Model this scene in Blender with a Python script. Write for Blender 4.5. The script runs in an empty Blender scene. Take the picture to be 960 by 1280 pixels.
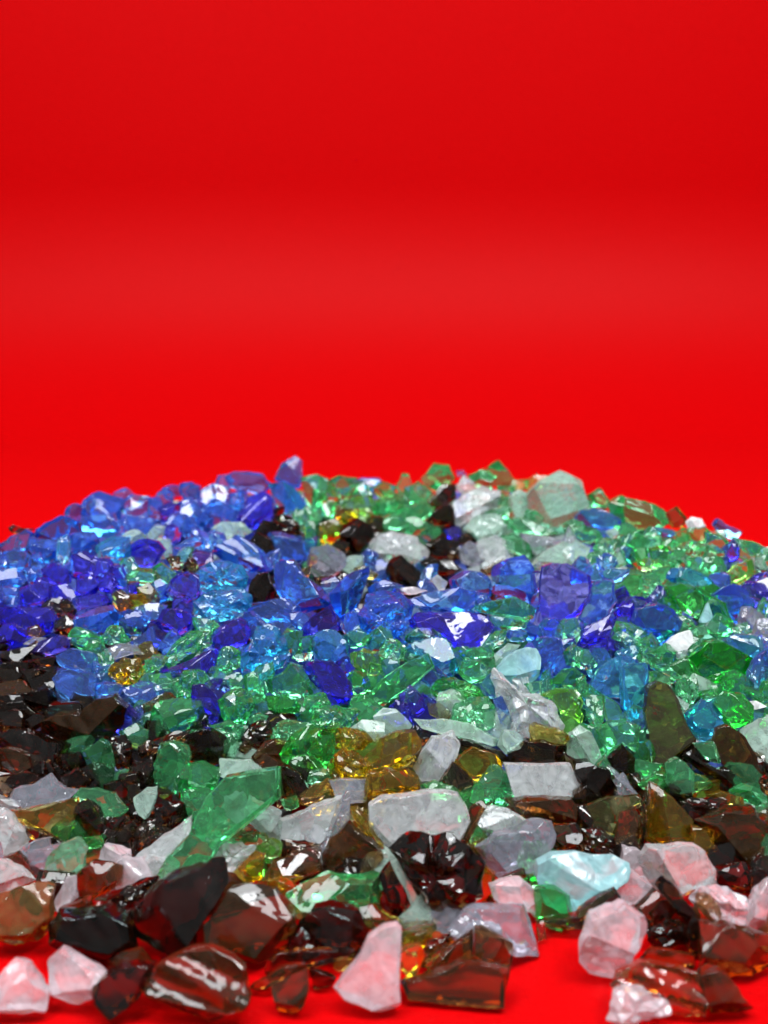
import bpy, bmesh, math, random
import numpy as np
from mathutils import Vector, Matrix, noise

S = bpy.context.scene
COL = S.collection
random.seed(7)

# ------------------------------------------------------------------ camera
W_PX, H_PX, F_PX = 960.0, 1280.0, 1372.0
CAM_H = 0.119
PITCH = math.radians(13.5)
CP, SP = math.cos(PITCH), math.sin(PITCH)
cam = bpy.data.cameras.new("camera")
cam.sensor_fit = 'VERTICAL'
cam.sensor_height = 36.0
cam.sensor_width = 27.0
cam.lens = 36.0 * F_PX / H_PX
cam.clip_start = 0.005
cam.clip_end = 50
cam.dof.use_dof = True
cam.dof.focus_distance = 0.245
cam.dof.aperture_fstop = 17.0
cam.dof.aperture_blades = 7
co = bpy.data.objects.new("camera", cam)
COL.objects.link(co)
co.location = (0, 0, CAM_H)
co.rotation_euler = (math.radians(90) - PITCH, 0, 0)
S.camera = co
CAM = Vector((0, 0, CAM_H))
RIGHT = Vector((1, 0, 0))
FWD = Vector((0, CP, -SP))
UP = Vector((0, SP, CP))

def ray(px, py):
    """direction with unit length along the camera axis"""
    return FWD + RIGHT * ((px - 480) / F_PX) - UP * ((py - 640) / F_PX)

def project(p):
    d = p - CAM
    z = d.dot(FWD)
    if z < 1e-4: return (-9999, -9999, z)
    return (480 + F_PX * d.dot(RIGHT) / z, 640 - F_PX * d.dot(UP) / z, z)

# ------------------------------------------------------------------ the heap: a low ring of glass with a hollow
def heap(x, y):
    dx, dy = x - 0.004, y - 0.345
    e = math.hypot(dx / 1.5, dy)
    t = 1 - (e - 0.072) / 0.108
    t = max(0.0, min(1.0, t))
    t = t - 0.10 * math.sin(t * math.pi * 2) * 0.5
    z = 0.034 * t
    c = math.hypot((dx - 0.004) / 1.25, dy + 0.004)
    z -= 0.016 * math.exp(-(c / 0.040) ** 2)
    return max(0.0, z)

def depth_on_heap(px, py):
    r = ray(px, py)
    best, bd = 1e9, 0.42
    D = 0.13
    while D < 0.54:
        p = CAM + r * D
        z = heap(p.x, p.y)
        c = p.z - z
        if c <= 0 and (z > .004 or p.y < .30): return D
        if z > .008 and c < best: best, bd = c, D
        D += 0.0008
    return bd

# ------------------------------------------------------------------ materials
def nodes_of(m):
    m.use_nodes = True
    nt = m.node_tree
    nt.nodes.clear()
    return nt, nt.nodes.new, nt.links.new

def glass_material(name, sigma, milk, milk_col, rough=0.02, bump=0.25, scale=300.0):
    """glass whose colour comes from absorption inside; 'milk' is the share of dusty, fractured surface"""
    m = bpy.data.materials.new(name)
    nt, N, L = nodes_of(m)
    out = N('ShaderNodeOutputMaterial')
    tc = N('ShaderNodeTexCoord')
    oi = N('ShaderNodeObjectInfo')
    off = N('ShaderNodeVectorMath'); off.operation = 'SCALE'
    cmb = N('ShaderNodeCombineXYZ')
    for k in range(3): L(oi.outputs['Random'], cmb.inputs[k])
    L(cmb.outputs[0], off.inputs[0]); off.inputs['Scale'].default_value = 3.0
    add = N('ShaderNodeVectorMath'); add.operation = 'ADD'
    L(tc.outputs['Object'], add.inputs[0]); L(off.outputs[0], add.inputs[1])
    n1 = N('ShaderNodeTexNoise'); n1.inputs['Scale'].default_value = scale * .8; n1.inputs['Detail'].default_value = 1.5
    n1.inputs['Distortion'].default_value = 1.2
    L(add.outputs[0], n1.inputs['Vector'])
    b = N('ShaderNodeBump'); b.inputs['Strength'].default_value = bump; b.inputs['Distance'].default_value = 0.0012
    L(n1.outputs['Fac'], b.inputs['Height'])
    g = N('ShaderNodeBsdfGlass'); g.inputs['IOR'].default_value = 1.5; g.inputs['Roughness'].default_value = rough
    L(b.outputs[0], g.inputs['Normal'])
    d = N('ShaderNodeBsdfPrincipled'); d.inputs['Base Color'].default_value = (*milk_col, 1)
    d.inputs['Roughness'].default_value = 0.35
    L(b.outputs[0], d.inputs['Normal'])
    n2 = N('ShaderNodeTexNoise'); n2.inputs['Scale'].default_value = scale * .7; n2.inputs['Detail'].default_value = 2; n2.inputs['Distortion'].default_value = 2.5
    L(add.outputs[0], n2.inputs['Vector'])
    mr = N('ShaderNodeMapRange')
    mr.inputs['From Min'].default_value = 0.36; mr.inputs['From Max'].default_value = 0.68
    mr.inputs['To Min'].default_value = milk * 0.75; mr.inputs['To Max'].default_value = min(0.95, milk * 1.2)
    L(n2.outputs['Fac'], mr.inputs['Value'])
    mx = N('ShaderNodeMixShader')
    L(mr.outputs[0], mx.inputs[0]); L(g.outputs[0], mx.inputs[1]); L(d.outputs[0], mx.inputs[2])
    L(mx.outputs[0], out.inputs['Surface'])
    dens = max(sigma)
    va = N('ShaderNodeVolumeAbsorption')
    va.inputs['Color'].default_value = tuple(1 - s / dens for s in sigma) + (1,)
    vr = N('ShaderNodeMapRange')
    vr.inputs['To Min'].default_value = dens * 0.7; vr.inputs['To Max'].default_value = dens * 1.35
    L(oi.outputs['Random'], vr.inputs['Value']); L(vr.outputs[0], va.inputs['Density'])
    L(va.outputs[0], out.inputs['Volume'])
    return m

#        name, sigma per metre (r,g,b), milk, milk colour, rough, bump
SPEC = {
 'B': ('cobalt_glass',      (340, 110, 4),   .12, (.13, .25, .98), .01, .07),
 'V': ('violet_glass',      (380, 410, 8),  .09, (.12, .06, .74), .01, .06),
 'A': ('sky_blue_glass',    (220, 36, 2),    .11, (.10, .52, 1.0), .01, .10),
 'G': ('green_glass',       (185, 11, 98),   .10, (.14, .70, .28), .01, .09),
 'E': ('deep_green_glass',  (260, 15, 210),  .09, (.07, .62, .12), .01, .09),
 'Y': ('yellow_green_glass',(95, 10, 190), .10, (.28, .70, .12), .01, .18),
 'S': ('sea_glass',         (50, 12, 26),   .34, (.60, .82, .70), .02, .32),
 'T': ('turquoise_glass',   (85, 9, 8),   .50, (.46, .80, .84), .03, .22),
 'W': ('clear_glass',       (8, 3, 2),     .28, (.97, 1.0, 1.0), .012, .34),
 'H': ('white_reflection_glass',       (6, 4, 4),      .75, (.95, .97, .97), .04, .10),  # bright reflections on clear chips, painted as opaque white milk
 'P': ('clear_pink_bounce_glass',  (3, 8, 5),   .33, (.98, .86, .91), .015, .30),  # clear glass; bounce from the red paper tinted in as pink
 'L': ('smoky_clear_glass', (60, 62, 44),   .20, (.58, .60, .70), .02, .40),
 'K': ('dark_brown_glass',  (520, 860, 1350),.04, (.10, .055, .03),.012, .11),
 'N': ('brown_glass',       (290, 590, 1080),.08, (.30, .14, .04), .012, .10),
 'O': ('amber_glass',       (45, 105, 620),  .08, (.55, .32, .02), .012, .16),
 'M': ('olive_glass',       (170, 190, 520), .14, (.14, .11, .025), .015, .10),
 'R': ('purple_red_glass',  (90, 420, 150), .14, (.28, .04, .28), .02, .20),
 'Q': ('half_green_glass',  (100, 14, 55),   .26, (.32, .64, .40), .02, .40),
 'U': ('yellowish_brown_glass', (230, 300, 640), .28, (.30, .19, .05), .02, .25),
 'BX': ('blue_rubble_glass', (380, 160, 12), .45, (.10, .17, .70), .05, .30),
 'GX': ('green_rubble_glass', (200, 36, 120), .45, (.08, .36, .16), .05, .30),
 'WX': ('clear_rubble_glass', (30, 20, 20), .55, (.40, .46, .46), .06, .50),
 'KX': ('brown_rubble_glass', (520, 820, 1100), .35, (.03, .016, .012), .03, .35),
}
MAT = {k: glass_material(*v) for k, v in SPEC.items()}
KIND = {}
for k in 'BVAR': KIND[k] = 'blue'
for k in 'GEYTMQ': KIND[k] = 'green'
for k in 'SWHPL': KIND[k] = 'clear'
for k in 'KNOU': KIND[k] = 'brown'
KIND['T'] = 'clear'

# ------------------------------------------------------------------ shard meshes
def area2(poly):
    return 0.5 * sum(poly[i][0] * poly[(i + 1) % len(poly)][1] - poly[(i + 1) % len(poly)][0] * poly[i][1] for i in range(len(poly)))

def shard_mesh(name, outline, thick, style, rng, detail, plane_tilt, wave=1.0):
    """outline: 2-D points in metres (u right, v up) round the origin; returns a closed faceted solid.
    w points to the viewer's side of the shard, thick is its depth."""
    if area2(outline) < 0: outline = outline[::-1]
    pts = []
    n = len(outline)
    size = math.sqrt(abs(area2(outline)))
    for i in range(n):                                   # small breaks along long edges
        a, b = outline[i], outline[(i + 1) % n]
        pts.append(a)
        ln = math.hypot(b[0] - a[0], b[1] - a[1])
        if ln > 0.42 * size:
            t = rng.uniform(.35, .65)
            j = rng.uniform(-.05, .05) * size
            nx, ny = (b[1] - a[1]) / ln, -(b[0] - a[0]) / ln
            pts.append((a[0] + (b[0] - a[0]) * t + nx * j, a[1] + (b[1] - a[1]) * t + ny * j))
    n = len(pts)
    bm = bmesh.new()
    def ring(sc, w, jw, js, sx=0, sy=0):
        vs = []
        for (x, y) in pts:
            s = sc * (1 + rng.uniform(-js, js))
            vs.append(bm.verts.new((x * s + sx, y * s + sy, w + rng.uniform(-jw, jw) + plane_tilt[0] * x * s + plane_tilt[1] * y * s)))
        return vs
    def centre(vs, w):
        c = Vector((0, 0, 0))
        for v in vs: c += v.co
        c /= len(vs)
        c.z += w
        return bm.verts.new(c)
    h = thick / 2
    o = lambda k: rng.uniform(-k, k) * size
    if style == 'r':                                      # crumpled: rings of uneven points
        back = ring(.62, -h * .9, .25 * h, .16, o(.08), o(.08))
        mid = ring(1.0, 0, .40 * h, .01)
        front = ring(rng.uniform(.5, .7), h * .8, .40 * h, .22, o(.12), o(.10))
        caps = (centre(back, -h * .2), centre(front, h * rng.uniform(-.2, .25)))
        for a, b in ((back, mid), (mid, front)):
            for i in range(n):
                q = [a[i], a[(i + 1) % n], b[(i + 1) % n], b[i]]
                if rng.random() < .5:
                    bm.faces.new((q[0], q[1], q[2])); bm.faces.new((q[0], q[2], q[3]))
                else:
                    bm.faces.new((q[0], q[1], q[3])); bm.faces.new((q[1], q[2], q[3]))
        for i in range(n):
            bm.faces.new((front[i], front[(i + 1) % n], caps[1]))
            bm.faces.new((back[(i + 1) % n], back[i], caps[0]))
    else:                                                 # a block of the outline, split by flat fracture planes
        back = ring(.80 if style == 'c' else .92, -h, 0, 0)
        mid = ring(1.0, -.1 * h, 0, 0)
        front = ring(.985, h, 0, 0)
        for a, b in ((back, mid), (mid, front)):
            for i in range(n): bm.faces.new((a[i], a[(i + 1) % n], b[(i + 1) % n], b[i]))
        bm.faces.new(front); bm.faces.new(back[::-1])
        cuts = rng.randint(5, 8) if style == 'c' else rng.randint(2, 3)
        ph = rng.uniform(0, 6.28)
        for k in range(cuts):
            side = 1 if k < cuts * .7 else -1
            f = ph + (k + rng.uniform(-.35, .35)) * 6.28 * 1.618
            th = math.radians(rng.uniform(28, 72) if style == 'c' else rng.uniform(50, 75))
            cx, cy = math.cos(f), math.sin(f)
            sup = max(p[0] * cx + p[1] * cy for p in pts) * (rng.uniform(.80, 1.0) if style == 'c' else rng.uniform(.92, 1.0))
            nv = Vector((cx * math.sin(th), cy * math.sin(th), side * math.cos(th)))
            co_ = Vector((cx * sup, cy * sup, side * h * rng.uniform(-.1, .35)))
            r = bmesh.ops.bisect_plane(bm, geom=bm.verts[:] + bm.edges[:] + bm.faces[:], dist=1e-7, plane_co=co_, plane_no=nv, clear_outer=True)
            ce = [g for g in r['geom_cut'] if isinstance(g, bmesh.types.BMEdge)]
            if ce: bmesh.ops.edgeloop_fill(bm, edges=ce)
        holes = [e for e in bm.edges if len(e.link_faces) == 1]
        if holes: bmesh.ops.holes_fill(bm, edges=holes)
    bmesh.ops.recalc_face_normals(bm, faces=bm.faces)
    sharp = [e for e in bm.edges if len(e.link_faces) == 2 and e.calc_face_angle(0) > .35]
    try:
        bmesh.ops.bevel(bm, geom=sharp, offset=size * .009, segments=1, affect='EDGES', profile=.6, clamp_overlap=True)
    except Exception:
        pass
    bmesh.ops.triangulate(bm, faces=bm.faces[:])
    if detail > 0:
        bmesh.ops.subdivide_edges(bm, edges=bm.edges[:], cuts=detail, use_grid_fill=True)
    # conchoidal swells and ripples
    bm.normal_update()
    seed = Vector((rng.uniform(0, 90), rng.uniform(0, 90), rng.uniform(0, 90)))
    d = Vector((rng.uniform(-1, 1), rng.uniform(-1, 1), rng.uniform(-1, 1))).normalized()
    amp = {'c': .015, 'p': .008, 'r': .07, 'w': .003}[style] * size * (wave if style != 'r' else 1)
    fr = {'c': 1.6, 'p': 1.2, 'r': 3.4, 'w': 1.2}[style] / size
    rip = {'c': .004, 'p': .002, 'r': .006, 'w': 0}[style] * size * wave * (1.6 if wave > 1 else 1)
    src = Vector((rng.uniform(-1, 1) * size, rng.uniform(-1, 1) * size, rng.uniform(-.5, .5) * size))
    for v in bm.verts:
        k = noise.noise(v.co * fr + seed) * amp + noise.noise(v.co * fr * 2.7 + seed) * amp * .2
        k += math.sin((v.co - src).length / size * 22) * rip
        if style == 'w' and v.co.z > -.3 * h: k += math.sin((v.co.x * .38 + v.co.y * .92) / size * 15.0) * .05 * size
        v.co += v.normal * k
    me = bpy.data.meshes.new(name)
    bm.to_mesh(me); bm.free()
    for p in me.polygons: p.use_smooth = True
    me.set_sharp_from_angle(angle=math.radians(19 if style != 'r' else 16))
    return me

# ------------------------------------------------------------------ the catalogue of shards, one line each:
# code[.style] | outline in picture units | what singles it out | short name used when another shard is described next to it
TILE = {'1': (0, 570), '2': (240, 560), '3': (480, 560), '4': (720, 590), '5': (0, 730), '6': (240, 730), '7': (480, 730), '8': (720, 730),
        '9': (0, 900), '10': (240, 900), '11': (480, 900), '12': (720, 900), '13': (0, 1060), '14': (240, 1060), '15': (480, 1060), '16': (720, 1060)}
CATALOGUE = """
@1
B 410,280 430,220 500,175 560,190 620,220 610,320 520,330 430,330 ; large rounded blue shard standing proud on the blurred left crest ; rounded blue crest shard
B 610,230 660,195 740,200 760,260 700,300 630,290
B 740,215 800,205 820,260 800,320 740,300
B 810,160 860,145 910,150 905,200 830,210
B 900,140 960,130 1000,150 1000,200 930,220 905,190
K 45,355 70,345 110,360 190,370 185,395 60,385 ; dark brown splinter peeking over the far left end of the crest ; dark splinter at far left
B 0,440 60,400 130,370 170,395 150,470 60,480 0,490 -30,465
B 170,400 250,330 310,300 390,330 390,400 300,420 200,430
B 390,300 560,290 600,350 560,400 430,400 390,350
B 560,340 650,300 760,310 780,370 690,410 600,390
V 790,260 840,235 900,240 890,310 810,330
B 890,230 960,215 1000,250 990,330 910,340
V 800,350 870,340 910,380 900,430 850,440 820,410
A 290,410 330,390 350,430 345,530 320,555 290,520 ; narrow upright sky blue streak of glass among darker blue shards, far left ; narrow sky blue streak
B 350,390 470,380 500,440 450,480 370,500 350,470
B 150,410 280,420 290,510 260,530 190,520 160,470
B 0,490 90,470 150,500 150,560 60,560 0,540
V 200,560 260,530 330,570 350,630 300,660 240,640
V 350,500 430,475 480,500 480,580 420,640 360,600
A 490,450 560,400 640,410 650,500 620,580 540,580 490,520 ; sky blue shard with bright aqua specks on its left rim, left flank ; aqua-specked blue shard
V 620,470 700,420 790,430 830,470 780,540 690,550 640,530
S 790,410 850,420 860,500 800,520
K.r 830,510 900,500 910,570 860,570
B 870,460 940,410 1000,400 1020,440 930,480
B 0,570 80,560 130,610 100,660 0,650
B 120,560 190,570 200,630 150,640
B 0,650 90,660 110,720 0,730
V 100,660 200,640 250,690 230,740 110,750
V 250,650 340,640 380,700 340,740 250,720
V 380,600 470,580 500,650 480,700 390,690
V 490,590 560,590 600,640 560,690 500,670
G 620,610 690,560 770,570 780,640 700,640 640,650
G 770,560 810,535 880,590 860,660 790,640
N 560,690 600,670 650,700 670,750 610,770 560,740 ; small reddish brown lump left of an olive one among blue shards ; reddish brown lump
O 690,660 740,635 790,690 800,740 740,745 700,720 ; small olive brown lump standing between green and blue shards, left flank ; olive lump, left flank
V 640,640 700,630 690,720 650,690
V 820,690 860,620 930,580 990,600 1000,700 960,740 840,730
@5
V 0,130 120,120 260,115 290,170 260,250 150,260 60,230 0,200 -30,160 ; wide flat violet shard with white glints at the left edge of the picture ; wide violet shard
V 0,210 70,200 140,240 120,310 40,330 0,320
N 140,220 190,200 230,250 190,270 140,260
K 300,90 340,70 390,130 380,160 320,150
K 280,190 330,150 380,170 370,240 320,260 270,240
B 390,160 480,120 560,110 620,170 580,230 470,245 400,210
V 370,80 480,50 560,80 530,110 400,130
B 560,200 640,150 700,130 730,180 700,260 630,260
B 680,120 760,90 830,110 800,190 720,220 680,190
V 790,190 820,130 900,130 960,170 940,230 870,270 810,240 ; glossy violet block with crossing bright lines, left of centre ; glossy violet block
G 345,250 370,210 460,240 520,260 500,310 420,330 355,300 ; pale green wedge pointing left under the blue shards, left flank ; pale green wedge
G.r 510,260 560,205 610,220 650,280 600,300 520,300
L 110,300 170,265 230,270 200,310
V 200,290 290,260 350,270 345,320 280,350 180,365 160,340
K 0,340 120,320 180,310 130,370 40,400 0,390
K 160,380 240,360 300,370 290,420 200,410
B.p 290,360 360,325 450,345 500,390 495,450 440,450 350,420 300,385 ; smaller upper one of two smooth lilac-blue plates bordering the dark brown patch ; upper lilac-blue plate
B.p 265,480 300,435 380,425 480,470 490,540 430,595 340,585 290,540 ; larger lower one of two smooth lilac-blue plates bordering the dark brown patch ; lower lilac-blue plate
V 260,440 320,410 330,430 290,460
B 480,500 530,490 620,510 600,560 520,560 485,570
B 620,520 700,490 800,515 815,550 780,590 680,590 630,570
V 640,640 700,605 720,650 690,685
L.p 525,330 600,300 680,310 720,350 660,350 570,380
B.p 660,290 760,215 780,270 850,310 740,340 680,345
O.r 550,410 620,375 700,380 720,450 680,495 600,500 545,460 ; crumpled golden olive nugget sitting among green and violet shards on the left ; golden olive nugget
G.r 490,350 530,330 570,390 545,440 500,460
G.r 720,380 790,350 840,370 800,430 740,450 720,420
G 740,460 850,450 870,510 820,530 760,500
G.r 820,390 850,320 950,240 1010,250 1000,330 920,370 860,415
V 805,430 900,400 1010,350 1080,335 1070,400 1055,475 980,450 850,465 ; deep violet wedge with a long left point, above the pale faceted green shard ; long violet wedge
G.r 880,500 920,430 980,430 1000,500 960,580 890,560
N 720,600 830,540 880,570 780,620 730,640
G 745,640 800,590 900,580 1000,590 1010,680 940,720 840,765 750,730 ; pale green many-sided shard left of the upright two-tone violet shard ; pale many-sided green shard
K 0,420 90,420 130,480 60,520 0,500
K 90,450 200,420 260,430 250,500 150,520 100,500
K 200,500 270,490 280,580 220,600 180,550
K 0,560 100,550 160,600 120,640 0,640
N 215,690 300,650 420,640 500,570 580,550 635,610 610,700 560,760 420,785 300,770 220,740 ; long dark brown shard with a glowing amber lower edge, left side ; long amber-edged brown shard
K 130,690 170,650 220,660 235,700 200,740 150,740
K 0,640 100,640 130,700 100,760 0,740
K 270,590 380,590 420,640 300,650 240,680 220,640
@9
K 0,60 120,50 250,100 370,120 360,180 250,200 100,150 0,120 ; long flat dark brown blade lying at the left edge, below the amber-edged shard ; long flat dark blade
N 0,140 100,150 210,190 160,230 80,260 0,240
K 200,210 250,200 280,250 270,290 220,280
K 0,280 120,260 210,290 120,340 40,390 0,370
K 290,290 390,240 460,295 440,330 340,340
K 270,170 400,160 430,230 330,250 280,220
G 410,160 510,95 550,130 575,220 570,360 520,340 450,260 ; green shard leaning upright with a narrow foot amid dark brown glass, left ; leaning green shard
G.p 370,390 400,350 480,350 570,370 640,440 600,490 530,480 450,410 ; green plate slanting down to the right over a shiny black lump ; slanting green plate
K 375,440 430,400 500,440 530,500 510,570 430,590 385,520 ; shiny black lump under the slanting green plate ; shiny black lump
K.r 530,490 620,490 630,560 570,610 520,560
L.p 45,390 70,350 160,330 240,280 320,345 385,355 330,400 180,445 100,445 60,420 ; lilac-grey clear plate with a peaked top lying on a brown plate, left ; peaked lilac-grey plate
W 0,390 60,400 100,430 60,450 0,440
O.p 30,460 120,450 270,420 375,400 370,500 330,610 230,550 160,530 80,500 ; translucent olive brown curved plate under the peaked lilac-grey plate ; curved olive brown plate
K 120,530 200,550 320,610 250,630 140,590
W 0,440 60,480 130,560 140,620 60,660 0,680 -30,560 ; large bright white clear shard cut by the left edge of the picture ; white shard at left edge
L.p 110,640 170,605 240,595 260,660 230,700 160,720
N 20,690 90,660 140,720 170,800 90,770 40,740
Q 245,680 310,620 380,598 430,650 425,730 330,790 260,840 210,800 230,730 ; clear shard with a green lower half, front left ; half-green clear shard
E 370,590 500,580 520,630 440,645 390,630
P 500,690 530,620 600,630 650,650 655,700 620,740 540,740 ; small lilac-pink chip beside the long clear wedge, front left ; lilac-pink chip
K 560,590 660,510 690,540 640,600 580,620
S.p 670,390 730,345 780,340 775,410 740,490 700,460
K.r 770,430 860,380 920,420 940,480 870,540 800,510
K.r 660,560 740,500 800,490 815,560 750,640 680,650 650,610
W.p 640,720 700,660 800,590 940,500 948,560 920,640 820,700 800,750 620,780 ; long clear wedge rising to the right beside the largest green shard ; long clear wedge
G 770,330 765,230 800,130 860,118 950,130 950,200 900,260 890,380 830,395 780,380 ; upright blocky pale green shard with white glints, left of centre ; upright blocky green shard
G 890,300 920,235 1000,220 1090,250 1080,320 1020,420 950,420 900,380 ; green chunk tucked right behind the upright blocky green shard ; green chunk
K.r 540,100 620,80 660,140 650,230 590,240 560,170
G 590,60 680,20 750,60 740,110 700,135 640,110
K.r 690,130 800,90 840,70 960,60 940,110 800,150 720,180
K 660,240 760,180 780,260 700,280
K 600,270 690,260 690,310 620,340 590,310
K 640,330 700,320 690,380 650,420 640,380
@6
A.r 15,90 60,50 130,40 240,20 285,60 280,150 200,170 90,180 25,150 ; wrinkled sky blue shard with a dark hollow, lower of two stacked, left ; lower wrinkled sky shard
B 260,180 290,120 400,80 470,75 530,110 560,170 500,190 380,190
B 400,-60 440,-110 510,-110 560,-40 690,50 720,110 640,130 540,150 470,90 430,30 ; large blue spike leaning left with a pinkish tip, on the near rim ; pink-tipped blue spike
K 285,90 295,0 330,-45 380,-50 400,0 440,60 370,80 ; small dark bottle-brown shard with an upright white glint, near rim ; glinting dark rim shard
B 690,50 760,-30 880,-80 880,-40 830,110 790,190 740,170 700,120 ; bright blue shard rising to a sharp right corner in the middle rim ; sharp-cornered blue shard
B.r 830,150 880,60 960,40 1040,60 1100,110 1090,200 1020,270 940,280 850,250 ; big crinkled blue lump in the middle of the near rim ; crinkled blue lump
B 880,20 960,-20 1060,10 1060,60 960,60 890,70
V 545,230 600,160 690,110 740,180 745,230 650,260 560,265
V 105,310 120,260 170,190 240,175 290,230 270,290 200,320 130,330 ; polished violet shard with pale vertical streaks, left of the big sky blue shard ; streaked violet shard
A.r 245,420 250,350 300,270 320,220 380,210 460,260 490,350 460,420 400,450 330,460 260,440 ; big crinkled sky blue shard, the largest of its colour left of centre ; big sky blue shard
G 500,330 530,275 590,260 620,300 590,380 540,390 505,370
A 600,270 660,235 720,235 770,290 790,360 770,410 690,390 620,385 595,330 ; pale aqua shard with a clear window-like face above the violet blade ; pale aqua shard
V 555,410 620,390 700,390 750,430 800,500 795,605 740,600 690,540 600,480 ; deep violet blade pointing down to the right below the pale aqua shard ; deep violet blade
Y 790,350 860,325 920,340 950,400 930,460 870,450 810,410
G.r 125,390 150,330 200,310 245,340 240,410 190,450 130,430
G 140,520 170,450 230,440 260,480 240,540 170,545
G 260,460 310,440 360,500 365,600 310,590 270,530
G 370,480 460,440 490,400 550,420 600,540 600,590 520,590 460,560 380,540
E 380,560 460,560 520,580 560,630 470,660 400,650
G.r 130,590 190,540 260,530 320,590 290,640 260,700 170,700
V 5,510 60,505 100,540 140,620 125,690 80,712 30,700 10,600 ; upright violet shard with a paler right face, between pale green shards ; upright two-tone violet shard
G.r 600,680 620,640 680,610 740,620 790,680 780,730 650,740
G 740,620 820,620 845,640 800,690 770,660
G 280,680 330,640 380,660 360,720 300,730
G.r 560,560 660,540 690,600 610,640 560,620
E 790,430 870,450 900,520 820,560 780,500
G.r 0,170 100,180 140,210 100,250 20,230
G.r 10,260 80,240 100,300 40,330 0,310
G 760,260 830,210 900,270 870,300 790,320
G 0,430 60,440 130,540 100,560 40,500
@2
A.r 0,640 60,590 150,570 240,590 290,640 260,700 120,720 20,700 ; wrinkled bright aqua shard, upper of two stacked, left of the near rim ; upper wrinkled aqua shard
B 40,220 110,180 190,200 200,260 120,290 50,270
B 160,150 210,120 350,130 390,180 360,230 230,220
V 280,250 350,220 400,260 405,330 380,390 290,395 240,370 250,320 ; deep violet block on the far crest below the tall blue spike ; deep violet crest block
B 410,160 450,80 510,45 550,70 550,150 540,200 470,180 ; tall grey-blue spike, the highest point of the far crest ; tall grey-blue spike
A 385,190 460,170 530,210 570,290 570,340 500,350 430,300 400,240 ; bright aqua block with a white patch under the tall grey-blue spike ; white-patched aqua block
G 550,150 620,135 680,160 660,250 620,320 575,270
G 680,170 740,140 820,150 830,220 780,260 710,240
B 815,170 850,150 930,150 950,180 900,215 830,200
Y 740,290 830,240 910,250 920,310 830,350 760,330
G 640,290 700,260 750,300 720,350 650,340
E 900,200 960,170 1020,190 1000,240 930,250
G 920,260 1000,230 1060,280 1040,350 950,380 900,350
B 30,290 130,260 230,320 210,370 100,350 40,320
S 100,400 160,370 250,370 300,420 230,460 130,450 ; pale green-grey shard alone among blue ones, left of the hollow ; pale green-grey shard
K 275,460 310,420 400,460 410,530 390,550 320,500 ; dark brown chip left of the hollow, between two blue shards ; dark brown chip
B 105,520 150,470 220,440 300,480 400,570 390,610 280,620 160,570 ; long clear blue wedge sloping down right above the glinting dark shard ; sloping clear blue wedge
R 0,520 40,500 100,505 105,570 0,600 -20,560 ; small flat purple-red block among blue shards, left of the near rim ; purple-red block
B 380,430 460,425 560,470 580,550 520,590 440,560 410,500
K.r 380,390 450,330 550,390 560,440 450,430
G 560,370 610,370 620,470 570,480
O 640,380 720,355 750,400 740,470 650,480 ; amber-brown chip with a glint at the left end of the hollow ; amber chip in hollow
K 740,400 820,350 890,390 900,430 840,520 800,530 750,490 ; dark brown lump at the back of the hollow, above the rounded grey shard ; dark lump in hollow
L 580,560 600,500 680,485 760,530 770,580 710,650 620,650 585,610 ; rounded grey-lilac clear lump lying in the hollow ; rounded grey-lilac lump
S 745,600 780,545 850,540 860,600 810,640
O 810,600 860,590 930,630 910,660 820,650
K.r 700,650 750,620 800,650 770,690 710,690
N 600,650 700,640 690,700 640,700
N 540,610 590,590 590,640 560,640
B 0,400 80,430 100,500 30,500 0,470
B 0,180 30,190 40,250 0,260 -30,220
@3
W -90,500 -30,440 50,415 150,440 220,520 200,580 80,580 0,620 -80,560 ; big milky white shard in the middle of the hollow ; big white shard in hollow
G 190,150 250,80 320,90 350,150 280,220 210,190 ; green peak on the far crest, left one of two near the middle ; left green crest peak
B 360,115 400,110 410,140 370,140
G 420,140 480,110 520,110 560,150 530,210 440,190
G 520,100 570,65 620,110 660,190 600,210 550,180 ; green peak on the far crest with red showing through it ; red-tinged green peak
Y 700,170 760,135 830,140 760,200 720,220
S 720,240 780,165 880,120 980,170 1000,280 950,370 890,450 800,400 740,320 ; largest pale sea-green block, on the far crest right of the middle ; large sea-green crest block
W 350,270 420,220 500,190 570,220 560,300 450,340 380,400 350,370 ; milky white shard under the red-tinged green peak ; milky white far shard
G 560,260 620,240 620,310 570,320
S 630,240 670,210 720,230 740,330 680,350 620,340
S 400,400 470,340 560,330 610,370 590,450 500,470 410,450
W 470,470 560,440 650,480 640,540 540,580 480,540
G 600,370 700,350 820,400 880,430 780,440 660,420
G 590,440 650,430 720,480 740,560 660,530 600,500
L 680,430 780,440 890,460 760,540 730,480
S 740,580 800,520 900,470 940,500 900,590 780,610
S 880,520 960,460 1030,500 1000,580 900,580
K 210,370 280,290 340,280 350,380 280,390 ; dark brown wedge left of the milky white shard on the far side ; dark far wedge
V 300,410 370,390 390,430 375,495 340,490 ; small violet chip at the back of the hollow, below the dark wedge ; small violet far chip
K 10,630 40,550 80,530 170,610 220,680 190,710 100,700 20,660 ; glossy black-brown tablet leaning in the hollow, in front of white glass ; glossy black tablet
K 180,570 240,530 320,540 400,610 320,640 250,640
K 250,460 290,420 330,500 320,540 260,530
L 380,510 430,470 500,490 510,560 440,590 390,570
K 480,610 600,550 560,600 530,640
W 230,660 270,635 315,670 300,710 250,715 ; tiny white chip just behind the middle of the near rim ; tiny white rim chip
P 80,700 150,695 220,715 160,730 90,730
G.r 0,270 60,230 100,250 110,310 40,340
G 100,200 170,170 250,230 220,290 130,280
G 120,310 210,270 250,310 210,370 140,380
G 0,350 70,330 130,390 60,410 0,400
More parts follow.
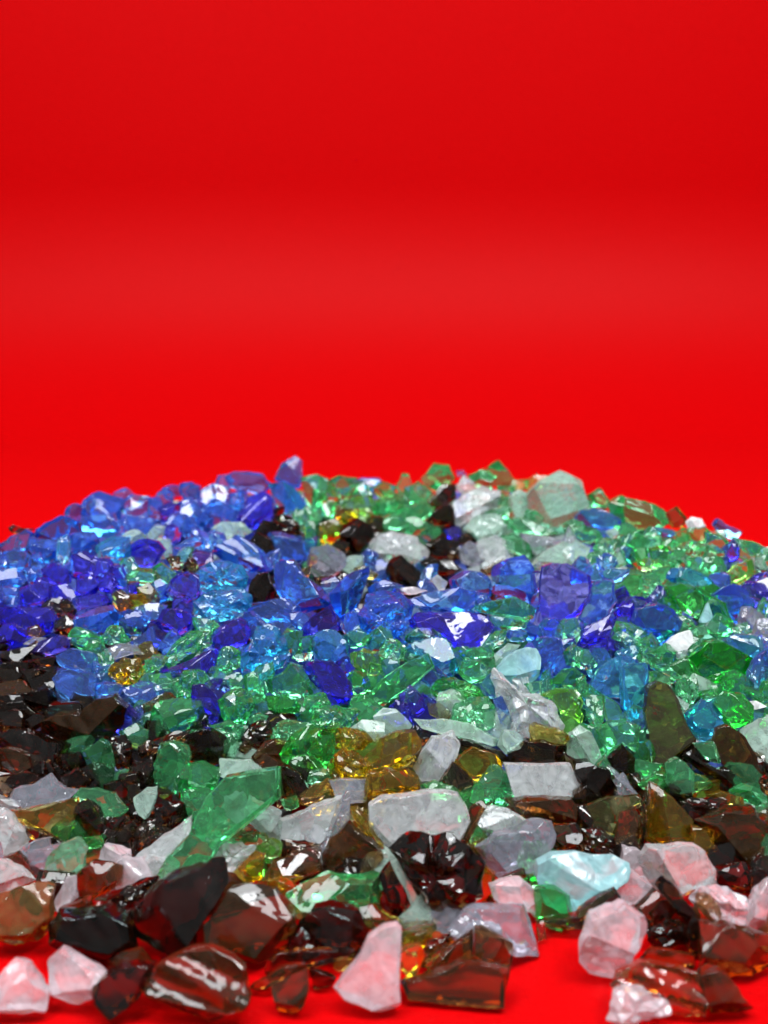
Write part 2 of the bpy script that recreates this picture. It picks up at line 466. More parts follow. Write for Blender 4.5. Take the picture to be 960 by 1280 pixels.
G 180,420 260,390 290,430 250,490 200,480
B 540,600 620,555 700,540 740,600 750,700 745,780 640,740 540,730 ; upright rounded blue slab on the near rim, left of the big cobalt slab ; rounded blue slab
B 320,660 400,620 480,625 530,660 530,740 420,760 330,740 ; blue domed shard left of the upright rounded blue slab ; domed blue shard
V 745,620 785,620 780,720 750,720
@X
V.p 681,711 711,708 737,722 738,746 721,766 700,778 675,790 663,783 675,752 ; big upright cobalt slab with a flat violet face, right of the middle ; big cobalt slab
B.p 743,728 767,728 769,752 757,773 737,783 723,773 733,752 ; lilac-blue plate leaning on the right side of the big cobalt slab ; leaning lilac-blue plate
V 728,787 767,766 771,780 757,790 743,807 726,807
M.p 805,936 807,893 814,864 826,857 838,860 850,889 865,922 860,938 836,951 802,943 ; big upright olive brown slab with a chipped top, right side ; upright olive slab
A 857,893 877,874 901,903 893,924 870,927 860,913 ; sky blue shard between the upright olive slab and the leaning brown oval ; sky shard by olive slab
S 925,910 943,900 962,902 970,930 962,958 940,950 928,930
G.p 204,1085 215,1065 240,1040 258,1000 280,978 315,972 344,968 346,1000 325,1015 306,1030 278,1050 262,1078 230,1095 206,1100 ; largest green shard, long and sloping up to the right, front left ; largest green shard
@7
G.p -110,570 0,470 110,400 215,355 245,420 140,510 0,605 -60,640 ; flat clear green plate with long white glints, tilted up to the right ; glinting green plate
V 75,560 130,510 190,560 200,630 150,665 90,640 ; violet chip just below the glinting green plate ; violet chip below plate
E.r 230,540 270,480 340,470 400,490 470,520 480,550 390,590 280,590
A 110,330 160,290 240,270 310,280 340,340 375,420 350,475 300,460 240,400 180,350 ; sky blue shard curving down right behind the glinting green plate ; curved sky blue shard
B 190,470 230,430 300,460 260,490 230,530
G.r 340,680 360,600 440,570 520,570 570,640 560,700 480,720 400,720 ; rounded green shard left of the tall white crackled shard ; rounded green shard
M.p 220,600 280,600 345,650 300,680 230,650
V 130,190 180,150 250,150 400,140 490,160 535,220 480,290 430,325 380,335 330,290 240,250 150,220 ; long deep violet shard lying across the near rim, right of the middle ; long deep violet shard
G 440,120 540,85 650,65 700,90 755,130 740,170 700,180 560,150 ; smooth green blade lying left of the big cobalt slab ; smooth green blade
G 530,160 720,180 700,220 600,230 550,200
B 100,80 240,40 370,20 450,40 440,120 340,140 200,140 120,120 ; long blue shard lying behind the long deep violet shard ; long blue rim shard
G.r 500,290 560,240 610,230 600,290 540,330 490,310
B 610,250 660,230 720,250 710,290 640,290
G 380,350 440,320 520,310 550,340 540,370 450,375 400,380
G 390,390 480,380 520,420 490,490 420,480 370,440
S 550,350 620,300 680,310 640,350 590,390 550,410
T 560,430 600,380 680,330 750,310 780,370 770,450 720,500 650,500 590,470 ; round clear green shard with aqua glints above the tall white crackled shard ; round green-aqua shard
B 740,290 800,270 880,280 890,340 840,430 780,510 760,490 780,400 770,340 ; curved blue shard hugging the right side of the round green-aqua one ; curved blue shard
A 480,510 540,445 580,490 570,570 510,570
B 550,590 590,560 640,700 620,720 580,690
W.r 550,490 570,450 600,480 650,530 760,570 830,575 850,620 880,690 860,740 730,760 640,760 610,640 570,560 ; tall white crackled shard with a curled tip at its upper left ; tall white crackled shard
E 100,270 160,220 240,225 250,260 170,290 110,300
G.r 0,290 60,280 105,320 95,380 30,385 -30,350
V 880,280 950,270 960,300 900,330
G.r 890,340 950,300 1000,330 980,420 910,400
E 830,490 890,430 960,420 1000,460 960,520 850,520
Y 790,560 870,520 960,530 1000,600 960,680 880,640 830,570 ; light green shard lit from within, right of the tall white crackled shard ; lit light green shard
G.r 250,230 330,290 350,330 290,330 260,280
G 700,500 780,490 790,550 740,560
@8
V 20,310 50,210 150,175 190,210 170,260 100,290
V 60,320 155,270 160,340 130,390 80,350
V 210,110 260,65 330,65 370,90 320,130 240,155
B 275,180 300,125 390,105 480,130 525,190 500,230 440,300 375,315 360,240 300,210 ; smooth domed blue shard above the flat bright white chip, right ; smooth domed blue shard
G.r 165,260 210,190 260,200 340,230 365,300 320,355 250,350 200,310 ; round ball-like green shard with a bright rim, right of centre ; ball-like green shard
H.p 425,320 480,265 570,235 582,290 540,330 460,335 ; flat bright white chip among green and blue glass, right ; flat white chip
L 500,340 560,330 550,370 510,395
E 560,380 590,330 640,290 720,290 800,330 870,370 850,450 790,485 690,480 600,470 565,440 ; large vivid green shard glowing along its lower half, right side ; large vivid green shard
A 740,270 840,250 930,270 945,330 880,375 800,330
B 840,470 870,390 950,340 965,430 900,530 ; bright blue shard pointing down, right of the large vivid green shard ; down-pointing blue shard
A.p 60,540 100,450 150,400 220,360 225,440 215,560 140,560 ; sloping clear blue plate, left half of a pair above the olive slab ; sloping blue plate
A 215,420 290,405 350,405 365,440 340,580 300,660 260,670 225,600 ; bright blue block tapering to a foot, just upper left of the olive slab ; tapering blue block
G 340,360 380,350 450,400 540,470 480,470 390,430
E 350,450 400,440 500,490 480,510 370,500
S 490,550 560,600 540,650 500,600
G.r 500,480 600,480 610,560 560,610 500,550
E 610,540 680,530 700,560 650,590 620,570
E 690,600 740,540 840,560 890,620 850,690 760,700
H.p 835,590 900,585 945,610 880,630
G 820,500 900,530 960,580 900,590 830,550
E 450,20 520,0 640,60 650,110 610,180 530,130 460,60 ; deep green leaf-shaped shard, upper right ; leaf-shaped green shard
E 660,100 690,70 750,100 780,180 760,230 700,190
T 610,190 660,90 690,190
B 690,60 780,0 860,40 895,110 860,170 790,190 740,110 ; blue shard with an aqua streak on its top, right of the leaf-shaped one ; aqua-streaked blue shard
L 870,250 910,180 960,175 1000,200 1000,300 930,270 ; grey-pink clear shard cut by the right edge of the picture ; grey-pink shard at right edge
G 880,180 940,70 970,100 940,180
G.r 780,220 860,190 880,240 800,260
G.r 520,150 580,180 590,210 530,210
G 560,220 640,210 720,270 640,290 580,280
G 0,340 60,330 110,400 60,440 0,420
G.r 0,480 50,460 60,540 0,580
G 140,560 210,600 250,680 180,720 140,660
G.r 60,570 140,565 130,680 80,720 50,640
@4
G 50,120 120,80 165,140 150,180 70,170
G 170,160 230,120 330,150 440,190 470,250 380,290 260,280 200,230 ; long green shard sloping along the right crest ; long green crest shard
M 450,210 500,175 550,230 530,280 470,270
H 550,250 580,225 625,235 645,275 600,290 560,280 ; small bright white chip on the right crest ; white chip on crest
B 0,230 30,190 100,180 170,210 235,250 220,290 120,285 30,260 ; bright blue oblong shard on the right crest among green glass ; blue oblong crest shard
S 150,300 200,280 215,320 180,345
B 360,300 400,275 480,290 500,320 420,325
G 660,300 740,290 760,330 700,340 660,320
V 730,380 790,340 820,380 800,450 760,450 ; small violet-blue shard near the right end of the crest ; violet-blue crest shard
G 820,350 870,350 920,390 880,430 830,400
H 930,390 960,375 990,400 970,440 940,430
B 680,265 705,235 745,265 830,300 810,340 720,320
G 640,300 720,310 760,360 740,430 660,400
G 800,330 880,350 960,400 930,470 850,450 800,420
G 900,410 990,430 1020,480 960,520 890,490
E 560,280 650,280 680,330 620,360 560,340
G 560,430 700,430 730,480 640,520 560,490
G 0,300 100,290 130,330 60,360 0,340
G.r 80,380 150,330 210,340 200,420 110,430
G 180,420 240,385 250,460 190,480
G 220,330 300,300 360,340 430,360 400,410 290,400 230,380
E 420,350 480,330 520,350 510,400 450,390
G.r 510,380 580,340 660,370 640,440 560,440
Y 280,450 360,430 440,450 480,480 400,490 300,490
B 110,510 170,485 270,490 260,530 190,550 130,530
E 210,570 260,520 330,520 340,590 280,620 220,610
G.r 330,530 400,510 440,580 380,640 310,600
G 640,440 720,420 740,500 680,540 620,500
Y 720,540 790,470 870,440 880,510 800,560 740,570
L 880,430 940,430 950,490 890,490
B 700,480 750,465 760,500 720,520
G 500,440 600,450 620,500 540,490
A 450,520 480,485 560,480 650,530 700,590 650,600 560,560 480,550 ; shiny sky blue shard with a dark hollow, upper right ; shiny hollowed sky shard
H 870,570 960,530 990,560 980,600 900,600 ; white chip cut by the right edge, between two thin violet shards ; white chip at right edge
V 870,540 900,510 960,500 975,520 960,530 900,545
V 900,600 970,600 980,625 960,640
@10
G.r 90,30 180,0 250,30 240,90 170,90 110,60
G.r 390,60 470,0 600,20 590,80 480,120 410,110
E.r 460,180 500,80 600,40 700,90 720,160 690,260 600,270 540,250 480,240 ; large crinkled emerald shard in the middle, left of the golden amber ; crinkled emerald shard
G 590,260 660,240 700,290 640,320 580,310
S 790,40 850,0 960,20 960,90 880,110
K.r 235,140 260,60 330,10 385,20 400,70 350,130 270,160
N 300,180 360,110 410,100 435,160 400,220 340,230
K 0,60 60,40 130,60 190,120 170,190 80,225 0,200 -40,150 ; domed dark brown shard with bright lamp reflections, left of the middle ; lamp-glinting brown shard
S 140,200 240,205 290,200 375,265 300,275 200,290 145,270 ; pale frosted strip lying on top of the largest green shard ; pale frosted strip
G 0,230 60,215 140,260 120,330 60,370 0,400
W 270,440 300,395 330,420 370,440 445,450 440,490 380,560 370,605 335,610 310,530 270,490 ; Y-shaped clear shard in front of the largest green shard ; Y-shaped clear shard
W 420,540 450,490 560,455 640,420 740,395 740,440 690,560 640,590 560,605 450,590 ; long oval clear shard right of the Y-shaped one ; oval clear shard
K 425,240 460,230 540,270 580,330 520,380 460,400 420,340 ; glossy black wedge with small glints, above the oval clear shard ; glossy black wedge
K 425,370 460,400 440,440 425,430
E 450,400 520,380 540,430 470,460
O.p 530,380 620,320 690,300 690,350 600,390
N 530,390 660,380 620,410 550,430
L.p 690,310 780,300 875,300 870,400 760,410 720,380 ; square grey clear plate left of the olive brown block ; square grey plate
L 680,620 700,500 760,400 790,420 790,510 710,600
O 790,440 820,425 870,480 950,600 955,650 880,580 830,510 ; amber blade leaning left of the largest milky shard ; leaning amber blade
N 660,690 700,600 790,510 860,580 950,650 960,720 900,760 670,760
O.r 740,50 800,40 860,60 900,100 850,140 760,150 740,110 ; yellow-green amber chip with a white glint, above the golden amber ; yellow-green amber chip
O.r 710,180 750,150 830,170 900,230 870,290 760,290 720,250
G 200,80 240,120 200,200 150,190 160,110
N 190,590 270,530 330,560 330,620 260,600
Y 330,630 400,590 450,610 440,680 370,690
K.r 450,600 560,610 640,630 560,650 460,690
@11
O -100,200 -20,100 60,60 150,60 190,130 130,200 60,240 -60,280 -120,270 ; glowing golden amber shard with bright streaks, in the middle ; golden amber shard
O -80,260 0,240 130,250 170,290 175,370 60,385 -80,400 ; square olive brown block above the largest milky shard ; olive brown block
W 130,245 190,150 240,90 340,70 375,130 340,210 260,310 180,320 ; diamond-shaped frosted white shard right of the golden amber ; frosted white diamond
K 340,70 450,110 600,160 630,200 560,220 440,170 380,140
O 350,190 440,140 560,180 590,230 510,290 460,305 400,260
K 280,300 345,215 440,300 430,370 390,370 330,320
S.p 160,0 300,0 420,20 560,100 550,130 440,100 320,70 200,40 ; long pale green-white plate sloping down right, behind the frosted white diamond ; long pale plate
G 440,340 480,300 550,215 610,270 640,370 600,430 500,410 430,390 ; pointed green shard between the milky shard and the flat-topped clear slab ; pointed green shard
E 180,330 250,305 340,330 420,385 390,400 240,385
W.p -60,420 0,385 220,365 360,385 400,440 420,510 360,615 260,590 140,610 0,660 -60,560 ; largest milky clear shard, flat-faced, in front of the middle ; largest milky shard
N 385,610 420,520 430,440 480,405 510,430 470,500 420,610 ; thin brown stick of glass at the right end of the largest milky shard ; thin brown stick
W 470,520 490,450 540,430 620,450 720,510 640,560 520,580 ; clear shard peeking out above the smoky grey one ; clear shard above smoky one
L 470,640 560,570 720,515 830,520 850,580 790,680 720,730 640,740 600,800 520,770 ; smoky grey translucent shard, right of the middle ; smoky grey shard
W.p 608,220 928,228 992,340 984,392 660,396 632,300 ; flat-topped clear slab lying above a reddish brown blade, right of the middle ; flat-topped clear slab
N 610,400 720,385 920,385 945,420 940,500 830,520 720,490 650,440 ; reddish brown blade under the flat-topped clear slab ; reddish brown blade
K 630,170 700,110 800,105 900,130 920,200 860,220 740,210 640,215 ; glossy black lump with white glints above the flat-topped clear slab ; glossy black lump
O 735,30 760,20 860,40 915,70 920,140 850,110 740,105 ; olive amber block below the tall white crackled shard ; olive amber block
S 570,130 600,45 650,50 700,110 640,150 620,180
K 900,160 960,200 960,290 920,240
K 860,530 960,520 1000,580 900,640 820,650
E 430,600 470,530 520,590 450,630
@12
S -40,60 20,30 70,60 110,140 125,220 60,210 -20,150 ; pale grey-green upright shard right of the olive amber block ; pale upright shard
K 145,210 230,125 295,190 295,310 250,290 180,230 ; dark brown pointed shard left of the upright olive slab ; dark pointed shard
K 0,210 60,205 150,240 200,340 210,380 60,400 -20,300
L 160,225 240,290 315,380 290,370 200,290
G 300,190 440,220 430,270 300,310
G 450,220 510,195 580,260 570,390 510,385 440,300 ; green shard standing below the upright olive slab ; green shard below olive slab
E 580,260 640,280 690,330 570,370
E 310,320 380,280 440,300 400,340 340,350
K 530,180 560,150 620,200 780,290 800,330 760,340 600,240 ; dark brown bar sloping down right from the upright olive slab ; sloping dark bar
N.p 690,110 710,50 760,30 810,60 860,130 890,220 930,280 900,300 830,290 740,230 700,170 ; leaning oval brown plate near the right edge ; leaning brown oval
G 590,120 690,110 720,220 640,190
K.r 910,310 960,270 990,300 980,390 920,350
G 770,350 830,320 920,350 960,410 900,430 820,390
O 640,380 720,355 830,390 840,440 760,430
O 330,600 360,460 380,330 420,340 560,480 580,640 450,640 ; golden amber pyramid with a dark left edge, right of the middle ; golden amber pyramid
K.r 310,440 350,380 380,320 415,370 360,460 330,520
M.p 60,430 160,390 310,380 330,420 230,470 180,570 90,530 ; olive green plate lying left of the golden amber pyramid ; olive green plate
N 190,590 220,470 300,450 330,560 300,690 220,660
K.r 530,410 640,390 760,400 740,450 660,500 560,450
N 670,560 600,500 760,440 900,440 945,500 930,600 870,690 760,700 720,660 ; big rounded brown translucent shard near the right edge ; big rounded brown shard
O 580,530 660,560 700,640 640,690 580,640 ; amber chip squeezed in just right of the golden amber pyramid ; squeezed amber chip
K 0,430 50,430 80,500 60,550 0,550
K.r 40,560 120,540 190,600 190,660 80,660 30,620
K -50,580 30,570 40,650 -40,660
G 930,620 960,580 990,600 980,720 920,720
N 870,690 940,640 930,720 880,760
G.r 90,230 150,180 200,260 150,280
G 110,60 180,10 330,30 320,160 240,120 150,170
@16
W 315,50 345,-25 450,-10 520,-15 640,30 690,120 695,200 600,250 570,230 400,190 340,120 ; grey-white clear chunk below the golden amber pyramid, right ; grey-white chunk
T -190,150 -180,80 -110,35 0,25 180,35 285,75 230,150 120,220 40,290 -40,300 -140,250 ; pale turquoise teardrop-shaped shard, right of the middle in front ; turquoise teardrop
P 100,220 180,160 260,110 370,190 330,290 250,290 200,240 ; lilac-pink shard right behind the turquoise teardrop ; lilac-pink shard
K 0,330 60,280 190,220 235,290 80,330 20,380 -180,410 -190,350
P 15,560 40,420 75,340 150,320 240,295 355,345 330,450 270,600 200,650 60,640 ; big pinkish white block standing on the red paper, front right ; big pinkish white block
N 300,290 390,205 490,310 460,350 350,380
K 400,190 440,150 500,200 640,380 620,450 540,360 460,260 ; dark brown bar leaning in front of the grey-white chunk, front right ; leaning dark bar
K.r 350,400 460,360 560,390 600,450 500,490 380,480
P.r 570,250 620,200 720,200 870,265 880,300 840,400 670,370 620,310 ; crumpled pink-white shard right of the leaning dark bar ; crumpled pink-white shard
P 870,300 900,220 960,150 1010,180 1000,430 850,410 ; pink-white shard cut by the right edge of the picture, front right ; pink-white shard at edge
N 640,390 760,390 960,440 1010,460 1000,590 760,630 610,620 630,500 ; translucent reddish brown block at the right edge in front ; reddish block at edge
N 630,640 720,610 800,690 890,800 870,830 680,830 600,650 ; brown chunk at the lower right corner on the red paper ; brown corner chunk
N.w 200,690 220,630 330,590 440,600 600,640 640,720 630,820 480,820 400,720 ; ridged amber-brown slab behind the crumpled pink crumb, front right ; ridged amber-brown slab
N 300,570 360,490 580,540 590,600 450,600 330,590
P.r 160,840 190,710 340,700 400,760 460,770 460,820 330,850 260,880 ; crumpled pink-white crumb, nearest of all at the front right ; crumpled pink crumb
K 700,100 860,70 860,230 760,200 700,190
K 860,130 900,100 960,130 900,230 870,230
G.r 905,90 960,0 1000,30 960,140
@15
P.p -245,690 -160,590 -80,460 0,410 60,398 80,420 76,788 0,785 -100,750 -235,710 ; pale pink triangular shard standing on the red paper, front middle ; pink triangle
K.r 28,20 144,-52 336,-44 420,-8 476,72 432,292 336,348 228,376 144,184 ; big black-brown lump with amber flecks, front middle ; big black-brown lump
S 8,20 64,60 172,240 212,348 188,376 104,196 ; thin curved grey edge-on sliver leaning on the big black-brown lump ; thin grey sliver
K -20,144 40,64 100,160 148,320 148,360 40,328
M -116,280 -60,280 88,388 268,388 200,460 88,472 -76,416 ; olive amber shard lying under the thin grey sliver ; lying olive amber shard
O 80,490 180,490 200,560 110,650 85,600
L 330,400 420,310 540,305 700,310 740,390 765,525 640,500 580,420 450,400 360,470 ; purple-grey arched shard behind the flat red-brown slab ; purple-grey arch
P 535,190 640,155 680,150 780,220 800,320 780,345 720,300 680,290 570,310 ; pinkish white shard left of the turquoise teardrop ; pinkish white shard
K.r 175,550 220,480 330,430 350,480 300,560 190,590
N 440,560 460,410 500,400 640,480 640,590 560,580
N.p 100,680 330,600 380,570 620,600 580,755 130,740 ; flat red-brown slab with a glinting front edge, lying on the red paper ; flat red-brown slab
N 350,480 440,430 440,560 380,580 330,600 250,640 200,620
O 440,240 500,80 550,120 555,300 470,300
E 720,140 770,120 780,190 740,195
K 580,150 700,100 710,150 640,150
K.r 760,390 800,370 810,450 770,460
@14
G 470,220 560,170 680,120 760,155 860,165 920,150 950,200 920,280 820,300 700,280 600,300 520,360 490,290 ; wavy green shard among black glass, front middle ; wavy green shard
K 540,370 620,295 700,285 850,330 880,440 850,510 700,500 590,480 ; black ridged block with a white glint under the wavy green shard ; black ridged block
N 30,430 110,320 200,200 320,180 410,220 490,320 520,430 500,490 330,520 180,540 20,520 ; large brown slab with an amber upper corner, front left of the middle ; large brown slab
N 375,90 460,50 580,0 640,20 640,110 560,150 390,150 ; brown speckled block above the wavy green shard ; brown speckled block
O 380,150 560,140 480,200 400,190
W.r 110,40 150,-15 240,-10 310,0 310,40 200,120 180,70 ; crumpled white shard touching an olive amber wedge, front left ; crumpled white shard
O 195,130 310,30 360,40 350,160 260,180 205,170 ; olive amber wedge above the large brown slab ; olive amber wedge
K 330,590 450,510 580,510 830,520 800,560 620,580 480,600 340,620
N 290,690 440,600 590,570 560,620 400,680 320,720
N 400,700 430,680 570,610 580,680 560,760 500,810 430,800 ; small brown nub lying foremost on the red paper, left of the pink triangle ; small brown nub
K 580,600 630,610 720,640 700,690 610,700
O 700,590 740,550 820,560 800,590 730,620
@X
N.w 186,1223 213,1202 261,1192 302,1212 311,1240 282,1261 254,1269 227,1257 192,1237 ; ribbed amber-brown shard with three white glints, on the red paper ; ribbed amber-brown shard
K 160,1144 189,1113 206,1099 271,1073 289,1099 247,1157 225,1195 203,1185 168,1171 ; largest near-black angular block, front left ; near-black angular block
@13
K 470,700 540,620 660,590 760,600 740,690 600,790 510,825 460,780 ; dark brown lump beside the two pink shards on the red paper ; dark lump by pink shards
N 540,570 590,520 700,505 770,560 680,600 550,610
P 235,590 300,530 370,560 540,620 480,650 480,720 400,790 340,780 260,700 ; glossy pinkish shard with white glints, right of two on the paper, left ; glossy pink shard
P 0,650 70,575 130,590 260,740 220,810 120,820 0,810 -30,740 ; matt pink triangular shard at the lower left corner ; matt pink shard
U 0,230 80,190 180,170 250,210 265,330 240,450 150,480 20,490 -40,400 ; big yellowish brown shard cut by the left edge in front ; yellowish brown shard
W -20,60 30,65 100,100 180,160 80,190 0,220 -30,150 ; white shard lying on the big yellowish brown one, left edge ; white shard lying at left
K 235,390 310,320 420,330 520,310 640,370 680,480 560,560 440,560 300,470 ; dark red-brown lump with white glints, left of the near-black block ; dark red-brown lump
N 300,300 450,240 480,340 380,350 310,330
P 270,270 330,150 380,140 390,240 300,300
N 380,130 470,70 610,90 620,170 550,210 410,240 385,190 ; brown shard with an amber flank, front left ; amber-flanked brown shard
K.r 470,260 620,200 780,140 800,180 690,250 600,310 500,330
@5
K 20,395 140,385 175,460 70,500 -20,470
K.p 120,430 270,415 300,480 180,525
N.p 0,500 110,490 195,560 90,605 -20,570
K 115,545 250,520 290,590 200,640 110,610
K.p -20,600 120,590 190,650 80,700 -20,680
"""
def read_catalogue():
    items, off, sc = [], (0, 0), .25
    for line in CATALOGUE.strip().splitlines():
        if line[0] == '@':
            k = line[1:].strip()
            off, sc = ((0, 0), 1.0) if k == 'X' else (TILE[k], .25)
            continue
        f = [s.strip() for s in line.split(';')]
        w = f[0].split()
        code, style = (w[0].split('.') + ['c'])[:2]
        poly = [tuple(float(q) for q in t.split(',')) for t in w[1:]]
        poly = [(x * sc + off[0], y * sc + off[1]) for x, y in poly]
        items.append(dict(code=code, style=style, poly=poly, label=f[1] if len(f) > 1 else None, nick=f[2] if len(f) > 2 else None, fill=False))
    return items
ITEMS = read_catalogue()

def centroid(poly):
    xs, ys = [p[0] for p in poly], [p[1] for p in poly]
    return (sum(xs) / len(xs) * .4 + (min(xs) + max(xs)) * .3, sum(ys) / len(ys) * .4 + (min(ys) + max(ys)) * .3)
for it in ITEMS: it['c'] = centroid(it['poly'])

# gaps between the catalogued shards are closed with more shards of the colours around them
SKY_LINE = [(-20, 690), (0, 682), (60, 664), (100, 640), (125, 622), (200, 618), (285, 604), (340, 608), (370, 600), (540, 606), (620, 600), (690, 606), (750, 626), (830, 652), (900, 672), (960, 706), (990, 720)]
LOW_LINE = [(-20, 1160), (60, 1150), (110, 1180), (300, 1185), (420, 1190), (500, 1195), (640, 1170), (720, 1140), (740, 1135), (800, 1170), (860, 1190), (980, 1190)]
GX, GY = 4, 4
gw, gh = 1000 // GX, 720 // GY
X0, Y0 = -20, 570
xs = X0 + (np.arange(gw) + .5) * GX
ys = Y0 + (np.arange(gh) + .5) * GY
PX, PY = np.meshgrid(xs, ys)
need = (PY > np.interp(PX, *zip(*SKY_LINE)) - 5) & (PY < np.interp(PX, *zip(*LOW_LINE)))
def inside(poly):
    r = np.zeros(PX.shape, bool)
    n = len(poly)
    for i in range(n):
        (x1, y1), (x2, y2) = poly[i], poly[(i + 1) % n]
        if y1 == y2: continue
        c = ((y1 > PY) != (y2 > PY)) & (PX < (x2 - x1) * (PY - y1) / (y2 - y1) + x1)
        r ^= c
    return r
for it in ITEMS: need &= ~inside(it['poly'])
rng = random.Random(5)
CX = np.array([it['c'] for it in ITEMS])
n_cat = len(ITEMS)
for _ in range(700):
    core = need.copy()
    for ax in (0, 1):
        core &= np.roll(need, 1, ax) & np.roll(need, -1, ax)
    q = np.argwhere(core)
    if len(q) < 1: break
    j, i = q[rng.randrange(len(q))]
    px, py = float(PX[j, i]), float(PY[j, i])
    r = 13 + 16 * max(0, min(1, (py - 600) / 520))
    near = np.argsort(((CX - (px, py)) ** 2).sum(1))[:5]
    code = ITEMS[int(near[rng.choice((0, 0, 1, 2, 3))])]['code']
    if code == 'H': code = 'G'
    if 290 < px < 730 and 690 < py < 790: code = 'B'
    if code in 'TQRMU': code = 'K' if py > 900 else 'G'
    n = rng.randint(5, 7)
    ph, asp, rot = rng.uniform(0, 6.28), rng.uniform(.6, 1), rng.uniform(0, 3.14)
    poly = []
    for k in range(n):
        a = ph + (k + rng.uniform(-.3, .3)) * 2 * math.pi / n
        u, v = math.cos(a) * r * rng.uniform(.8, 1.15), math.sin(a) * r * asp * rng.uniform(.8, 1.15)
        poly.append((px + u * math.cos(rot) - v * math.sin(rot), py + u * math.sin(rot) + v * math.cos(rot)))
    big = inside(poly)
    gain = (need & big).sum()
    need &= ~big
    if gain < 7: continue
    ITEMS.append(dict(code=code, style=rng.choice('cccr'), poly=poly, label=None, nick=None, fill=True, c=centroid(poly)))

# ------------------------------------------------------------------ labels for shards without a written one
WORD = {'B': 'cobalt blue', 'V': 'violet', 'A': 'sky blue', 'G': 'green', 'E': 'deep green', 'Y': 'yellowish green', 'S': 'pale grey-green', 'W': 'frosted white',
        'H': 'bright white', 'P': 'pinkish clear', 'K': 'blackish brown', 'N': 'brown', 'O': 'olive amber', 'L': 'smoky clear', 'T': 'aqua', 'M': 'olive green', 'U': 'yellowish brown', 'R': 'purple-red', 'Q': 'pale green'}
def describe(it):
    P = np.array(it['poly']) - np.mean(it['poly'], 0)
    ev, vec = np.linalg.eigh(np.cov(P.T))
    ratio = math.sqrt(max(ev[1], 1e-6) / max(ev[0], 1e-6))
    ang = abs(math.degrees(math.atan2(vec[1, 1], vec[0, 1])))
    ang = min(ang, 180 - ang)
    s = math.sqrt(abs(area2(it['poly'])))
    size = 'tiny' if s < 17 else 'small' if s < 25 else 'mid-sized' if s < 36 else 'large'
    if ratio > 1.9: shape = ('upright ' if ang > 60 else 'flat-lying ' if ang < 25 else 'slanting ')
    else: shape = ''
    noun = 'plate' if it['style'] == 'p' else 'crumpled chip' if it['style'] == 'r' else 'sliver' if ratio > 1.9 else 'shard'
    return f"{size} {shape}{WORD[it['code']]} {noun}"
NICKS = [it for it in ITEMS if it['nick']]
def where(it, lm):
    dx, dy = it['c'][0] - lm['c'][0], it['c'][1] - lm['c'][1]
    a = math.degrees(math.atan2(-dy, dx)) % 360
    word = ['right of', 'above and right of', 'above', 'above and left of', 'left of', 'below and left of', 'below', 'below and right of'][int((a + 22.5) // 45) % 8]
    d = math.hypot(dx, dy)
    return ('just ' if d < 48 else '') + word
used = set(it['label'] for it in ITEMS if it['label'])
for it in ITEMS:
    if it['label']: continue
    near = sorted(NICKS, key=lambda q: (q['c'][0] - it['c'][0]) ** 2 + (q['c'][1] - it['c'][1]) ** 2)
    for k in range(len(near)):
        t = f"{describe(it)} {where(it, near[k])} the {near[k]['nick']}"
        if t not in used and len(t.split()) <= 16: break
    it['label'] = t
    used.add(t)

# ------------------------------------------------------------------ build the shards
def depth_for(it):
    xs_, ys_ = [p[0] for p in it['poly']], [p[1] for p in it['poly']]
    px, py = it['c']
    D = depth_on_heap(px, py)
    low = max(it['poly'], key=lambda p: p[1])
    r = ray(*low)
    if r.z < -1e-3:
        D = min(D, (CAM_H - .0006) / -r.z)                # its lowest corner rests on the paper at most
    return D
def build(it, idx):
    rg = random.Random(idx * 131 + 17)
    D = depth_for(it)
    size_px = math.sqrt(abs(area2(it['poly'])))
    size = size_px * D / F_PX
    st = it['style']
    thick = size * (rg.uniform(.30, .42) if st in 'pw' else rg.uniform(.40, .90) if not it['nick'] else rg.uniform(.58, .85))
    if it['fill']: D += .0035
    px, py = it['c']
    c = CAM + ray(px, py) * D
    k = D / F_PX
    g = 1.07 if not it['fill'] else 1.12
    outline = [((x - px) * k * g, -(y - py) * k * g) for x, y in it['poly']]
    tilt = (rg.uniform(-.25, .25), -rg.uniform(.05, .45)) if st in 'cr' else (0, -.55) if st == 'w' else (rg.uniform(-.2, .2), -rg.uniform(.1, .5))
    kind = KIND[it['code']]
    name = f'{kind}_glass_shard'
    me = shard_mesh(name, outline, thick, st, rg, 6 if st == 'w' else 3 if size_px > 44 else 2 if size_px > 28 else 1, tilt, 2.0 if it['code'] in 'KNOUWP' else 1.3)
    me.materials.append(MAT[it['code']])
    # local frame: u = right, v = up in the picture plane, w towards the viewer
    M = Matrix((RIGHT, UP, -FWD)).transposed()
    for v in me.vertices:
        p = M @ v.co
        if p.z + c.z < .0004: p.z = .0004 - c.z + (p.z + c.z) * .02
        v.co = p
    o = bpy.data.objects.new(name, me)
    COL.objects.link(o)
    o.location = c
    o['label'] = it['label']
    o['category'] = 'glass shard'
    o['group'] = f'{kind} glass shards in the heap'
    it['D'] = D
    it['pos'], it['size'] = c, size
    return o
for i, it in enumerate(ITEMS): build(it, i)
print('COUNT', n_cat, len(ITEMS), {k: sum(KIND[it['code']] == k for it in ITEMS) for k in ('blue', 'green', 'clear', 'brown')})

